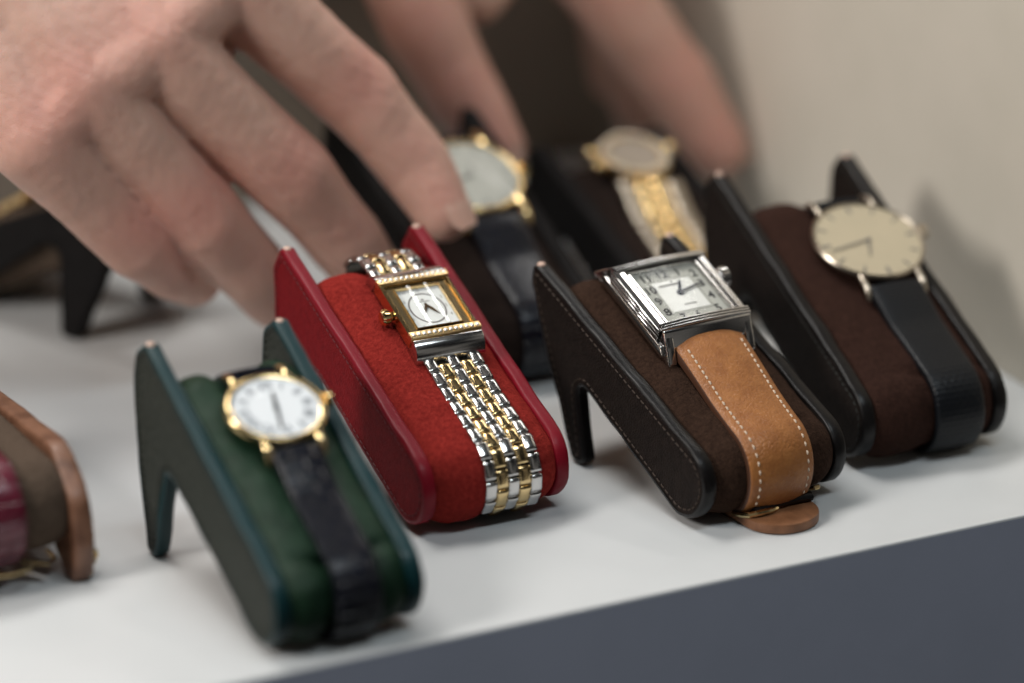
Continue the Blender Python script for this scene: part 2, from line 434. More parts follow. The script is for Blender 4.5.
def strap_sweep(parent, name, path, flip, wf, th, m, xc=0, lean=0, mside=None, crown=.35, stitch=None, sm=None, sin_=1.6, thick_f=None):
    """flat band following path; outward is the side away from the cushion"""
    nr = normals(path, flip)
    bm = bmesh.new(); uvl = bm.loops.layers.uv.new('UVMap')
    cs = [(-1, 0), (-1, .45), (-.985, .72), (-.94, .92), (-.86, 1), (-.6, 1 + crown * .25), (-.3, 1 + crown * .4), (0, 1 + crown * .45), (.3, 1 + crown * .4), (.6, 1 + crown * .25), (.86, 1), (.94, .92), (.985, .72), (1, .45), (1, 0)]
    rings = []; ss = 0; sl = []
    for i, (u, n) in enumerate(path):
        if i: ss += sqrt((u - path[i - 1][0]) ** 2 + (n - path[i - 1][1]) ** 2)
        sl.append(ss)
        w = wf(ss) / 2; x_ = xc + lean * ss; T = th * (thick_f(ss) if thick_f else 1)
        rings.append([bm.verts.new((x_ + cx * w, u + nr[i].x * ch * T, n + nr[i].y * ch * T)) for cx, ch in cs])
    m_ = len(cs)
    for i in range(len(rings) - 1):
        for k in range(m_):
            k2 = (k + 1) % m_
            f = bm.faces.new((rings[i][k], rings[i][k2], rings[i + 1][k2], rings[i + 1][k]))
            side = k in (0, 1, m_ - 3, m_ - 2, m_ - 1)
            f.material_index = 1 if (side and mside) else 0
            for l, (ii, kk) in zip(f.loops, ((i, k), (i, k2), (i + 1, k2), (i + 1, k))):
                l[uvl].uv = (cs[kk][0] * wf(sl[ii]) / 2 + 40, sl[ii])
    bm.faces.new(rings[0]); bm.faces.new(rings[-1][::-1])
    o = fin(name, bm, [m, mside] if mside else m, parent, ang=55)
    if stitch:
        bm = bmesh.new(); nxt = 2.0; st, ed, pitch = stitch
        for i in range(1, len(path)):
            while nxt <= sl[i]:
                if st <= nxt <= ed:
                    t = (nxt - sl[i - 1]) / max(1e-6, sl[i] - sl[i - 1]); u = path[i - 1][0] * (1 - t) + path[i][0] * t; n = path[i - 1][1] * (1 - t) + path[i][1] * t
                    tg = Vector((path[i][0] - path[i - 1][0], path[i][1] - path[i - 1][1])).normalized(); nn = nr[i]
                    for sd in (-1, 1):
                        xx = xc + lean * nxt + sd * (wf(nxt) / 2 - sin_)
                        h = th * (thick_f(nxt) if thick_f else 1) * 1.04 + .08
                        a = Vector((xx, u + nn.x * h - tg.x * pitch * .3, n + nn.y * h - tg.y * pitch * .3)); b = Vector((xx, u + nn.x * h + tg.x * pitch * .3, n + nn.y * h + tg.y * pitch * .3))
                        mid = (a + b) / 2 + Vector((0, nn.x, nn.y)) * .16
                        tube(bm, [a, mid, b], [.2, .3, .2], n=6)
                nxt += pitch
        fin('stitching', bm, sm, o)
    return o

def buckle(parent, cx, cu, cn, w, m, rot=0):
    bm = bmesh.new(); pts = []
    for k in range(28):
        a = 2 * pi * k / 28; ex = abs(cos(a)) ** .5 * (1 if cos(a) > 0 else -1); ey = abs(sin(a)) ** .5 * (1 if sin(a) > 0 else -1)
        pts.append((ex * w / 2, ey * 4.2 * cos(rot), ey * 4.2 * sin(rot)))
    tube(bm, [(cx + a, cu + b, cn + c) for a, b, c in pts], .75, n=8, closed=True)
    tube(bm, [(cx, cu - 4.2 * cos(rot), cn - 4.2 * sin(rot)), (cx, cu + 4.4 * cos(rot), cn + 4.4 * sin(rot) + .6)], .5, n=6)
    return fin('buckle', bm, m, parent)

# ------------------------------------------------------------------ dial furniture
def hand_poly(bm, ang, l, w, z, tail=1.2, kind='baton', cx=0, cy=0):
    """ang clockwise from 12"""
    d = Vector((sin(ang), cos(ang))); p = Vector((d.y, -d.x)); c = Vector((cx, cy))
    if kind == 'baton': pts = [c - d * tail + p * w / 2, c + d * l + p * w * .3, c + d * l - p * w * .3, c - d * tail - p * w / 2]
    else: pts = [c - d * tail + p * w * .25, c + d * l * .45 + p * w / 2, c + d * l, c + d * l * .45 - p * w / 2, c - d * tail - p * w * .25]
    plate(bm, [(q.x, q.y) for q in pts], z, z + .15)

def round_watch(stand, xc, uc, L, r, R, label, metal, dialm, marks, hands, strap, h0=2.0, hc=5.2, yaw=0, name='wristwatch', oval=1.0, lug_d=3.0, swid=16, stap=13,
                bez=1.6, inkm=None, handm=None, rot=0, crown_a=0.0, group=None, lug_r=1.0, off=.5, offc=None, lean=0):
    F, _ = stand
    MW = F @ Matrix.Translation((xc, uc, 0)) @ Matrix.Rotation(yaw, 4, 'Z')
    rt = root(name, label, 'watch', MW, group)
    bm = bmesh.new()
    lathe(bm, [(R * .80, h0), (R * .93, h0 + .4), (R * .99, h0 + 1.4), (R, (h0 + hc) / 2 + .4), (R - .25, hc - .5), (R - .7, hc), (R - bez * .6, hc + .12), (R - bez, hc - .15), (R - bez - .1, hc - .9), (R * .5, hc - .95), (R * .5, h0)], sy=oval, close=True)
    case = fin('case', bm, metal, rt, ang=50)
    for sx_ in (-1, 1):                                     # four lugs
        for su in (-1, 1):
            bm = bmesh.new(); xx = sx_ * (swid / 2 + lug_r * .7); y0 = sqrt(max(.1, (R - 1) ** 2 - xx * xx)) * oval
            tube(bm, [(xx * .97, su * (y0 - .5), hc - 1.3), (xx, su * (y0 + 1), hc - 1.0), (xx, su * (R * oval + lug_d * .35), hc - 1.5), (xx, su * (R * oval + lug_d * .8), hc - 2.7), (xx, su * (R * oval + lug_d), hc - 3.6)],
                 [lug_r * 1.0, lug_r * 1.12, lug_r * 1.08, lug_r, lug_r * .8], n=12, flat=.9)
            fin('lug', bm, metal, rt, ang=50)
    bm = bmesh.new(); ca = crown_a; cr = R * .11 + .5
    m4 = Matrix.Rotation(-ca, 4, 'Z') @ Matrix.Translation((R + .9, 0, (h0 + hc) / 2 + .5)) @ Matrix.Rotation(pi / 2, 4, 'Y')
    n = 24; v0 = []
    for z_, rr in ((-1.2, .5), (-.9, .95), (.7, 1.0), (1.05, .7)):
        v0.append([bm.verts.new(m4 @ Vector((cr * rr * (1 + (.07 if k % 2 else 0)) * cos(2 * pi * k / n), cr * rr * (1 + (.07 if k % 2 else 0)) * sin(2 * pi * k / n), z_))) for k in range(n)])
    for A, B in zip(v0, v0[1:]):
        for k in range(n): bm.faces.new((A[k], A[(k + 1) % n], B[(k + 1) % n], B[k]))
    bm.faces.new(v0[0]); bm.faces.new(v0[-1])
    fin('crown', bm, metal, rt)
    Rd = R - bez
    bm = bmesh.new(); lathe(bm, [(0, hc - .55), (Rd, hc - .55)], sy=oval); dial = fin('dial', bm, dialm, rt, recalc=False)
    bm = bmesh.new(); zt = hc - .53
    for k in range(12):
        a = rot + 2 * pi * k / 12; d = Vector((sin(a), cos(a) * oval))
        if marks == 'baton':
            p = d * Rd * .86; dd = Vector((sin(a), cos(a))); q = Vector((dd.y, -dd.x)); l, w = Rd * .085, .26 if k % 3 else .38
            plate(bm, [tuple(p + dd * l + q * w), tuple(p + dd * l - q * w), tuple(p - dd * l - q * w), tuple(p - dd * l + q * w)], zt, zt + .14)
        else:
            s = ['XII', 'I', 'II', 'III', 'IIII', 'V', 'VI', 'VII', 'VIII', 'IX', 'X', 'XI'][k]
            add_text(bm, s, Rd * .34, d.x * Rd * .74, d.y * Rd * .74, zt + .03, rot=-a, sx=.8, bold=.015)
    fin('hour_marks', bm, inkm, dial)
    for i, (a, l, w) in enumerate(hands):
        bm = bmesh.new(); hand_poly(bm, a, l * Rd, w, hc - .35 + i * .12, tail=.6); fin('hour_hand' if i == 0 else 'minute_hand', bm, handm, dial)
    bm = bmesh.new(); lathe(bm, [(0, hc + .02), (.55, hc + .02), (.6, hc - .5)], n=16); fin('hand_pin', bm, handm, dial)
    bm = bmesh.new(); lathe(bm, [(0, hc + .75), (Rd * .3, hc + .69), (Rd * .6, hc + .5), (Rd * .85, hc + .2), (Rd * .99, hc - .1), (Rd * .99, hc - .3)], sy=oval); fin('crystal', bm, M['crystal_flat'], rt, ang=60)
    wf = lambda s: swid + (stap - swid) * min(1, s / 38)
    fr, re = wrap_path(r, L, uc, R * oval + lug_d * .3, R * oval + lug_d * .3, hc - 3.6, off)
    strap_sweep(rt, 'strap', fr, False, wf, 1.7, strap, lean=lean, thick_f=lambda s: 1 + .5 * max(0, 1 - s / 12))
    strap_sweep(rt, 'strap', re, True, lambda s: swid - .05 * s, 1.7, strap, thick_f=lambda s: 1 + .5 * max(0, 1 - s / 12))
    return rt

# ================================================================== THE SCENE
# ---- setting
def sheet_box(name, a, b, m, bev=0, seg=3):
    bm = bmesh.new(); box(bm, a[0], b[0], a[1], b[1], a[2], b[2], bev, seg); return fin(name, bm, m)
shelf = sheet_box('shelf', (-900, -76.3, -1.8), (172, 262, 0), M['table'], .7); shelf['kind'] = 'structure'
fr_ = sheet_box('shelf_front', (-900, -76.33, -400), (172, -40, -.72), M['front']); fr_['kind'] = 'structure'
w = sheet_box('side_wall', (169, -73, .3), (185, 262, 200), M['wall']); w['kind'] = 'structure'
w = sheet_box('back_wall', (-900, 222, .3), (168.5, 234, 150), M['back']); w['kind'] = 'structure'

# ---- stands
GREEN = (M['green_leather'], M['green_edge'], M['green_cushion'], M['thread_dark'])
RED = (M['red_leather'], M['red_edge'], M['red_cushion'], M['thread_red'])
BROWN = (M['brown_leather'], M['brown_edge'], M['brown_cushion'], M['thread_tan'])
CHOC = (M['brown_leather'], M['brown_edge'], M['choc_cushion'], M['thread_dark'])
BLACK = (M['black_leather'], M['black_leather'], M['black_cushion'], M['thread_dark'])
SG = make_stand('dark green leather stand with padded green cushion, standing at the front edge of the shelf', -83.27, -73.5, .033,
    (71, 54.6, 2.4), [(66.5, .3, 3), (72.3, .3, 2), (78.6, 38, 25), (77, 50.5, 5)], 10, (60, 26.5, 3), 38, GREEN, th=4.0, L=56, strap=(20, 13.5), bulge=.9, pinch=2.4, crease=1.6, seed=3)
SR = make_stand('bright red leather stand with a red suede cushion under the two tone bracelet watch', -23.2, -27.1, .036,
    (78.3, 52.2, 2.2), [(64, .3, 3), (70, .3, 3), (82.3, 32, 25), (83.5, 45, 6)], 9.85, (61, 25, 3), 41.2, RED, th=3.7, L=59, strap=(25, 15.5), bulge=1.7, pinch=1.6, seed=11)
SB = make_stand('dark brown stand with tan stitched seams and suede cushion under the tan strapped watch', 40.5, -53.2, .124,
    (74.6, 49.3, 2), [(50.3, .3, 2.5), (56.5, .3, 2.5), (71.7, 33, 18), (76.3, 44, 4)], 9.6, (55.6, 24, 2.6), 44.75, BROWN, th=3.8, L=58, strap=(25.3, 20.5), bulge=1.4, pinch=1.6, seed=23)
SD = make_stand('black edged stand with chocolate suede cushion beside the beige side wall', 95.3, -38.6, -.037,
    (84, 56, 2.4), [(71, .3, 3), (78, .3, 3), (90, 38, 22), (89, 51, 6)], 10.5, (66, 28, 3), 43.2, CHOC, th=3.9, L=63, strap=(27, 16.5), bulge=1.2, pinch=1.6, crease=.8, seed=31)
SE = make_stand('black stand in the second row behind the red stand, under the blurred gold round watch', 27, 51, 0,
    (84, 56, 2.4), [(71, .3, 3), (78, .3, 3), (90, 38, 22), (89, 51, 6)], 10.5, (66, 28, 3), 43.2, BLACK, th=4.6, L=58, strap=(27, 18), seed=41, stitch=False, tipmark=False)
SF = make_stand('low black stand in the second row under the fingertips, carrying the gem set bracelet watch', 88, 61, 0,
    (68, 40, 2.4), [(60, .3, 3), (67, .3, 3), (74, 27, 18), (72, 37, 6)], 9.5, (54, 20, 3), 42, BLACK, th=4.6, L=46, strap=(22, 17), seed=47, stitch=False, tipmark=False)
SK = make_stand('black stand at the far left behind the hand with one leg in view', -43.5, 205, radians(-150),
    (74.6, 49.3, 2), [(50.3, .3, 2.5), (56.5, .3, 2.5), (71.7, 33, 18), (76.3, 44, 4)], 9.0, (51, 31, 4), 40, (M['black_leather'], M['black_leather'], M['taupe_cushion'], M['thread_dark']), th=4.6, L=50, strap=(20, 16), seed=53, stitch=False, tipmark=False)

# flat brown stand cut by the left edge of the picture
fp = fillet([(-1, 0.3, 3), (-2.5, 10, 8), (-.5, 22, 9), (12, 31.5, 10), (80, 27, 6), (84, .3, 3), (66, .3, 3), (62, 9, 4), (14, 6.5, 5), (5, .3, 2.5)])
SH = make_stand('chestnut brown low stand with taupe suede cushion, cut off at the left edge', -148.5, -12, .02, None, None, 11, None, 45,
    (M['wood_leather'], M['wood_leather'], M['taupe_cushion'], M['thread_tan']), th=5, L=55, strap=(20, 18), bulge=.6, pinch=.8, flat=(fp, 0.0, (11.5, 29.0)), seed=61, stitch=False, tipmark=False)

# ---- watch 1: two tone bracelet watch on the red stand
def link_mesh(w, l, h, name):
    bm = bmesh.new(); nx_, ny_ = 6, 8; g = []
    for i in range(nx_ + 1):
        row = []
        for j in range(ny_ + 1):
            a = -1 + 2 * i / nx_; b = -1 + 2 * j / ny_
            row.append(bm.verts.new((a * w / 2, b * l / 2, h * (1 - .3 * abs(a) ** 5) * (1 - .10 * b * b - .22 * abs(b) ** 12))))
        g.append(row)
    for i in range(nx_):
        for j in range(ny_): bm.faces.new((g[i][j], g[i + 1][j], g[i + 1][j + 1], g[i][j + 1]))
    be = [e for e in bm.edges if len(e.link_faces) == 1]
    ex = bmesh.ops.extrude_edge_only(bm, edges=be)
    for v in [v for v in ex['geom'] if isinstance(v, bmesh.types.BMVert)]: v.co.z = -h * .35
    for f in bm.faces: f.smooth = True
    bmesh.ops.recalc_face_normals(bm, faces=bm.faces[:])
    bmesh.ops.scale(bm, vec=(S, S, S), verts=bm.verts[:])
    me = bpy.data.meshes.new(name); bm.to_mesh(me); bm.free(); return me

def bracelet(rt, front, rear, flipf, wid, cols, mg, ms, pitch=3.9, h=1.15, nf=20, nr_=8, n_cols=5, lean=0.0, w_end=None):
    """individual links laid in staggered columns along both halves"""
    cw = wid / n_cols; mes = {}
    for kk in ('g', 's'):
        me = link_mesh(cw * .985, pitch * .95, h, 'link'); me.materials.append(mg if kk == 'g' else ms); mes[kk] = me
    for path, flip, cnt in ((front, False, nf), (rear, True, nr_)):
        bm = bmesh.new()                                     # the thin pin layer seen in the gaps
        nr = normals(path, flip)
        Ls = [0]
        for i in range(1, len(path)): Ls.append(Ls[-1] + sqrt((path[i][0] - path[i - 1][0]) ** 2 + (path[i][1] - path[i - 1][1]) ** 2))
        br = strap_sweep(rt, 'bracelet', path, flip, lambda s: wid * .93, .5, M['case_dark'], lean=lean, crown=0)
        def at(s):
            s = max(0, min(Ls[-1] - .01, s))
            for i in range(1, len(Ls)):
                if Ls[i] >= s: break
            t = (s - Ls[i - 1]) / max(1e-6, Ls[i] - Ls[i - 1])
            p = Vector((path[i - 1][0] * (1 - t) + path[i][0] * t, path[i - 1][1] * (1 - t) + path[i][1] * t))
            tg = Vector((path[i][0] - path[i - 1][0], path[i][1] - path[i - 1][1])).normalized()
            n1 = nr[i - 1].lerp(nr[i], t).normalized(); return p, Vector((n1.y, -n1.x)), n1
        bm.free()
        for row in range(cnt):
            for c_ in range(n_cols):
                s = (row + .5 + (.5 if c_ % 2 else 0)) * pitch
                if s > Ls[-1] - pitch * .5: continue
                p, tg, nn = at(s)
                x_ = (c_ - (n_cols - 1) / 2) * cw + lean * s
                o = bpy.data.objects.new('link', mes['g' if cols[c_] == 'g' else 's']); col.objects.link(o); o.parent = br
                X = Vector((1, 0, 0)); Y = Vector((0, tg.x, tg.y)); Z = Vector((0, nn.x, nn.y))
                if X.cross(Y).dot(Z) < 0: Y = -Y
                m3 = Matrix((X, Y, Z)).transposed()
                pos = Vector((x_, p.x, p.y)) + Z * .45
                mt = (m3 @ Matrix.Rotation(random.uniform(-.02, .02), 3, 'X')).to_4x4(); mt.translation = pos * S
                o.matrix_local = mt

def rect(x0, x1, y0, y1): return [(x0, y0), (x1, y0), (x1, y1), (x0, y1)]

def frame_ring(bm, ox, oy, ix, iy, z0, z1, bev=.3, cx=0, cy=0):
    """rectangular ring with outer half sizes ox, oy and inner ix, iy, sloping inward wall"""
    o = [(ox, oy), (-ox, oy), (-ox, -oy), (ox, -oy)]; i_ = [(ix, iy), (-ix, iy), (-ix, -iy), (ix, -iy)]
    R4 = []
    for (pts, z) in ((o, z0), (o, z1 - bev), ([(a - bev * (1 if a > 0 else -1), b - bev * (1 if b > 0 else -1)) for a, b in o], z1), ([(a + bev * (1 if a > 0 else -1), b + bev * (1 if b > 0 else -1)) for a, b in i_], z1), (i_, z1 - bev * 1.6), (i_, z0)):
        R4.append([bm.verts.new((a + cx, b + cy, z)) for a, b in pts])
    for A, B in zip(R4, R4[1:] + R4[:1]):
        for k in range(4): bm.faces.new((A[k], A[(k + 1) % 4], B[(k + 1) % 4], B[k]))

def curved_crystal(bm, hx, hy, z, sag, cx=0, cy=0, n=16):
    rows = []
    for i in range(n + 1):
        a = -1 + 2 * i / n; rows.append([bm.verts.new((cx + a * hx, cy + s * hy, z + sag * (1 - a * a))) for s in (-1, -.33, .33, 1)])
    for i in range(n):
        for j in range(3): bm.faces.new((rows[i][j], rows[i + 1][j], rows[i + 1][j + 1], rows[i][j + 1]))

def gold_reverso():
    F, _ = SR; uc = 43.2
    rt = root('wristwatch', 'small rectangular gold and steel watch with gem rows and two tone bracelet, red stand', 'watch', F @ Matrix.Translation((24.0, uc, 0)) @ Matrix.Rotation(-.02, 4, 'Z'), 'watches displayed on the stands')
    # steel carrier with curved ends
    bm = bmesh.new(); prism(bm, [(-13.6, 1.0), (-13.4, 3.2), (-12.0, 5.2), (12.0, 5.2), (13.4, 3.2), (13.6, 1.0)], -9.3, 9.3, .35); fin('carrier', bm, M['steel'], rt)
    for s in (-1, 1):
        bm = bmesh.new(); prism(bm, [(s * (11.4 + 4.3 * sin(a * pi / 20)), 1.6 + 4.9 * cos(a * pi / 20)) for a in range(11)] + [(s * 14.6, .9), (s * 13.0, 1.2), (s * 11.3, 3.4)], -9.7, 9.7, .3, 2)
        fin('end_piece', bm, M['steel'], rt)
    bm = bmesh.new(); frame_ring(bm, 9.8, 10.7, 8.5, 8.7, 3.2, 6.9, .45)
    fin('case', bm, M['gold'], rt)
    # inner reflector: dark left wall and bright thin frame
    bm = bmesh.new(); frame_ring(bm, 8.5, 8.75, 6.5, 7.6, 4.6, 6.0, .15, cx=.05); fin('inner_bezel', bm, M['recess_gold'], rt)
    bm = bmesh.new(); frame_ring(bm, 6.55, 7.55, 6.2, 7.2, 5.0, 6.45, .1, cx=.05); fin('inner_frame', bm, M['gold'], rt)
    for s in (-1, 1):                                   # end bars with a row of gems
        bm = bmesh.new(); prism(bm, [(s * 9.0, 5.5), (s * 9.0, 7.15), (s * 11.0, 7.0), (s * 11.3, 5.5)], -10.0, 10.0, .22); bar = fin('gem_bar', bm, M['gold_soft'], rt)
        bm = bmesh.new()
        for k in range(13):
            x_ = -9.0 + 18.0 * k / 12; ellipsoid(bm, (x_, s * 10.1, 7.12), (.5, .5, .4), u=8, v=5)
        fin('gems', bm, M['gem'], bar, ang=10)
        bm = bmesh.new()
        for k in range(14):
            x_ = -9.75 + 19.5 * k / 13
            for q in (-.72, .72): ellipsoid(bm, (x_, s * 10.1 + q * .95, 7.12), (.2, .2, .25), u=6, v=4)
        fin('prongs', bm, M['gold'], bar)
    bm = bmesh.new(); plate(bm, rect(-6.4, 6.4, -7.4, 7.4), 5.0, 5.25); dial = fin('dial', bm, M['dial_pearl'], rt)
    bm = bmesh.new(); lathe(bm, [(4.5, 5.27), (4.72, 5.3), (4.95, 5.27)], sy=1.12, close=True, cx=.05, n=60); fin('dial_ring', bm, M['ink_grey'], dial)
    bm = bmesh.new()
    for k in range(12):
        a = 2 * pi * k / 12; dx, dy = sin(a), cos(a); q = max(abs(dx) / 5.5, abs(dy) / 6.5); px_, py_ = dx / q, dy / q
        px_ = max(-5.4, min(5.4, px_)); py_ = max(-6.4, min(6.4, py_))
        add_text(bm, str(k or 12), 1.35, px_, py_, 5.28, sx=.85, th=.04)
    fin('numerals', bm, M['ink_grey'], dial)
    bm = bmesh.new(); plate(bm, rect(-1.7, 1.7, 2.35, 2.6), 5.26, 5.3); plate(bm, rect(-.35, .35, 2.9, 3.4), 5.26, 5.3); fin('dial_mark', bm, M['ink_grey'], dial)
    for nm, a, l in (('hour_hand', radians(205), 3.2), ('minute_hand', radians(150), 4.6)):
        bm = bmesh.new(); hand_poly(bm, a, l, .8, 5.5, tail=.5, kind='leaf', cy=1.1); fin(nm, bm, M['bronze_hand'], dial)
    bm = bmesh.new(); curved_crystal(bm, 6.3, 7.3, 6.25, 1.0); fin('crystal', bm, M['crystal'], rt, ang=90, recalc=False)
    bm = bmesh.new(); n = 22; v0 = []
    for x_, rr in ((-10.0, 1.1), (-10.7, 1.2), (-11.0, 1.8), (-12.3, 2.0), (-12.9, 1.5), (-13.1, .6)):
        v0.append([bm.verts.new((x_, rr * (1 + (.09 if k % 2 else -.03)) * cos(2 * pi * k / n), 4.4 + rr * (1 + (.09 if k % 2 else -.03)) * sin(2 * pi * k / n))) for k in range(n)])
    for A, B in zip(v0, v0[1:]):
        for k in range(n): bm.faces.new((A[k], A[(k + 1) % n], B[(k + 1) % n], B[k]))
    bm.faces.new(v0[-1]); fin('crown', bm, M['gold'], rt)
    fr, re = wrap_path(9.85, 59, uc, 14.6, 14.6, 1.8, .6, under_f=6, under_r=2, step=.6, ext=5)
    bracelet(rt, fr, re, False, 15.6, 'sgsgs', M['gold'], M['steel'], pitch=4.9, h=.95, nf=10, nr_=4, lean=.03)
gold_reverso()

# ---- watch 2: steel rectangular watch with tan strap on the brown stand
def steel_reverso():
    F, _ = SB; uc = 45.2
    rt = root('wristwatch', 'rectangular steel watch with black numerals, blued hands and cream stitched tan leather strap', 'watch', F @ Matrix.Translation((24.6, uc, 0)) @ Matrix.Rotation(-.03, 4, 'Z'), 'watches displayed on the stands')
    hw = 13.9
    bm = bmesh.new(); prism(bm, [(-15.6, 2.2), (-15.4, 3.4), (-13.8, 4.8), (13.8, 4.8), (15.4, 3.4), (15.6, 2.2)], -hw - .25, hw + .25, .4); fin('carrier', bm, M['steel'], rt)
    bm = bmesh.new(); frame_ring(bm, hw, 11.4, 10.7, 10.6, 4.9, 8.9, .9); fin('case', bm, M['steel'], rt)
    for z_ in (5.3, 6.4, 7.5):                         # fluted flanks
        for s in (-1, 1):
            bm = bmesh.new(); box(bm, s * hw - .22, s * hw + .22, -11.7, 11.7, z_, z_ + .55, .15, 1); fin('side_flute', bm, M['steel'], rt)
    for s in (-1, 1):                                  # three ridges at each end
        for q in range(3):
            bm = bmesh.new(); y0 = 10.6 + q * .72; tube(bm, [(x_, s * y0, 9.0 - q * .2 + .6 * (1 - (x_ / hw) ** 2)) for x_ in [(-hw + .2) + (2 * hw - .4) * k / 16 for k in range(17)]], .4, n=10)
            fin('ridge', bm, M['steel'], rt)
        bm = bmesh.new(); prism(bm, [(s * 12.3, 8.7), (s * 12.9, 8.4), (s * 15.6, 5.2), (s * 15.8, 4.2), (s * 12.3, 4.5)], -hw + .5, hw - .5, .3); fin('end_slope', bm, M['steel'], rt)
        for t_ in (-1, 1):                             # pointed lugs beside the strap
            bm = bmesh.new(); x0, x1 = sorted((t_ * 10.9, t_ * 13.4))
            prism(bm, [(s * 12.0, 8.3), (s * 13.0, 8.1), (s * 15.8, 5.4), (s * 18.6, 2.2), (s * 18.8, 1.0), (s * 17.6, .9), (s * 14, 2.4), (s * 12, 3.2)], x0, x1, .45, 3)
            fin('lug', bm, M['steel'], rt)
    bm = bmesh.new(); frame_ring(bm, 10.75, 10.65, 10.0, 9.9, 6.6, 8.4, .12); fin('inner_bezel', bm, M['steel'], rt)
    bm = bmesh.new(); prism(bm, [(-9.9, 7.0), (9.9, 7.0), (9.9, 8.3), (-9.9, 8.3)], -10.7, -10.0, .05); fin('inner_wall', bm, M['case_dark'], rt)
    bm = bmesh.new(); plate(bm, rect(-10.0, 10.0, -9.95, 9.95), 6.9, 7.1); dial = fin('dial', bm, M['dial_silver'], rt)
    cx = .4
    # guilloche centre: fine ribs
    bm = bmesh.new(); prof = [(-5.6, 7.12)]; nr_ = 20
    a = []
    for k in range(nr_):
        x0 = -5.8 + 11.6 * k / nr_; a += [(x0 + .05, 7.14), (x0 + .2, 7.26), (x0 + .4, 7.26), (x0 + .53, 7.14)]
    v0 = [bm.verts.new((cx + x_, -5.6, z_)) for x_, z_ in a]; v1 = [bm.verts.new((cx + x_, 5.6, z_)) for x_, z_ in a]
    for k in range(len(a) - 1): bm.faces.new((v0[k], v0[k + 1], v1[k + 1], v1[k]))
    fin('dial_centre', bm, M['dial_center'], dial)
    bm = bmesh.new()
    for (x0, x1, y0, y1) in ((-6.5, 6.5, 6.05, 6.2), (-6.5, 6.5, -6.2, -6.05), (-6.5, -6.35, -6.05, 6.05), (6.35, 6.5, -6.05, 6.05)):
        n = int(max(x1 - x0, y1 - y0) / .55)
        for k in range(n):
            if x1 - x0 > y1 - y0: xx = x0 + (x1 - x0) * (k + .25) / n; plate(bm, rect(cx + xx, cx + xx + .32, y0, y1), 7.11, 7.16)
            else: yy = y0 + (y1 - y0) * (k + .25) / n; plate(bm, rect(cx + x0, cx + x1, yy, yy + .32), 7.11, 7.16)
    fin('minute_track', bm, M['ink'], dial)
    bm = bmesh.new()
    pos = {12: (-1.2, 8.0), 1: (3.9, 8.0), 2: (8.15, 6.4), 3: (8.2, 2.5), 4: (8.2, -2.3), 5: (7.4, -7.2), 6: (.6, -8.0), 7: (-4.2, -8.0), 8: (-7.6, -5.2), 9: (-7.7, -1.0), 10: (-7.7, 3.2), 11: (-6.4, 7.6)}
    for k, (a_, b_) in pos.items(): add_text(bm, str(k), 3.7, cx + a_ * .97, b_ * .99, 7.15, sx=1.0, th=.08, bold=.07)
    fin('numerals', bm, M['ink'], dial)
    bm = bmesh.new(); plate(bm, rect(cx - 4.4, cx + 1.6, 3.6, 4.2), 7.27, 7.3); fin('name_plate', bm, M['ink_grey'], dial)
    bm = bmesh.new(); plate(bm, rect(cx - 1.4, cx + 2.3, -3.9, -3.5), 7.27, 7.3); plate(bm, rect(cx - .35, cx + .35, 4.7, 5.3), 7.27, 7.3); fin('small_print', bm, M['ink_grey'], dial)
    for nm, a, l, w_ in (('hour_hand', radians(28), 4.6, .95), ('minute_hand', radians(77), 8.0, .6)):
        bm = bmesh.new(); hand_poly(bm, a, l, w_, 7.45 + (.15 if nm[0] == 'm' else 0), tail=.8, cx=cx, cy=.6); fin(nm, bm, M['blue_hand'], dial)
    bm = bmesh.new(); lathe(bm, [(0, 7.9), (.8, 7.85), (1.0, 7.3)], n=20, cx=cx, cy=.6); fin('hand_pin', bm, M['blue_hand'], dial)
    bm = bmesh.new(); curved_crystal(bm, 10.6, 10.5, 8.75, .12); fin('crystal', bm, M['crystal_flat'], rt, ang=90, recalc=False)
    bm = bmesh.new(); n = 26; v0 = []
    for x_, rr in ((13.8, 1.4), (14.5, 1.5), (14.7, 2.5), (16.6, 2.6), (17.1, 2.1), (17.3, .8)):
        v0.append([bm.verts.new((x_, 3.4 + rr * (1 + (.07 if k % 2 else -.03)) * cos(2 * pi * k / n), 6.8 + rr * (1 + (.07 if k % 2 else -.03)) * sin(2 * pi * k / n))) for k in range(n)])
    for A, B in zip(v0, v0[1:]):
        for k in range(n): bm.faces.new((A[k], A[(k + 1) % n], B[(k + 1) % n], B[k]))
    bm.faces.new(v0[-1]); fin('crown', bm, M['steel'], rt)
    fr, re = wrap_path(9.6, 58, uc, 14.3, 14.3, 2.5, .7, under_f=4, under_r=8, ease_l=29); _, re = wrap_path(9.6, 52, uc, 14.3, 14.0, 1.5, .5, under_f=4, under_r=8)
    wf = lambda s: 21.3 - 2.0 * min(1, s / 50)
    st = strap_sweep(rt, 'strap', fr, False, wf, 2.3, M['strap_tan'], mside=M['strap_side'], lean=-.02, crown=1.0, stitch=(2.5, 52, 1.75), sm=M['thread_cream'], sin_=2.4, thick_f=lambda s: 1 + .35 * max(0, 1 - s / 20))
    bm = bmesh.new(); ellipsoid(bm, (1.3, -30.3 + 7.0, 3.2), (.85, .8, .5)); ellipsoid(bm, (-5.6, -41.5, 2.7), (.6, .6, .45)); ellipsoid(bm, (2.6, -22.0, 3.35), (.5, .45, .35)); fin('quill_bump', bm, M['strap_tan'], st)
    strap_sweep(rt, 'strap', re, True, lambda s: 21.3 - .05 * s, 2.3, M['strap_tan'], mside=M['strap_side'], crown=.5)
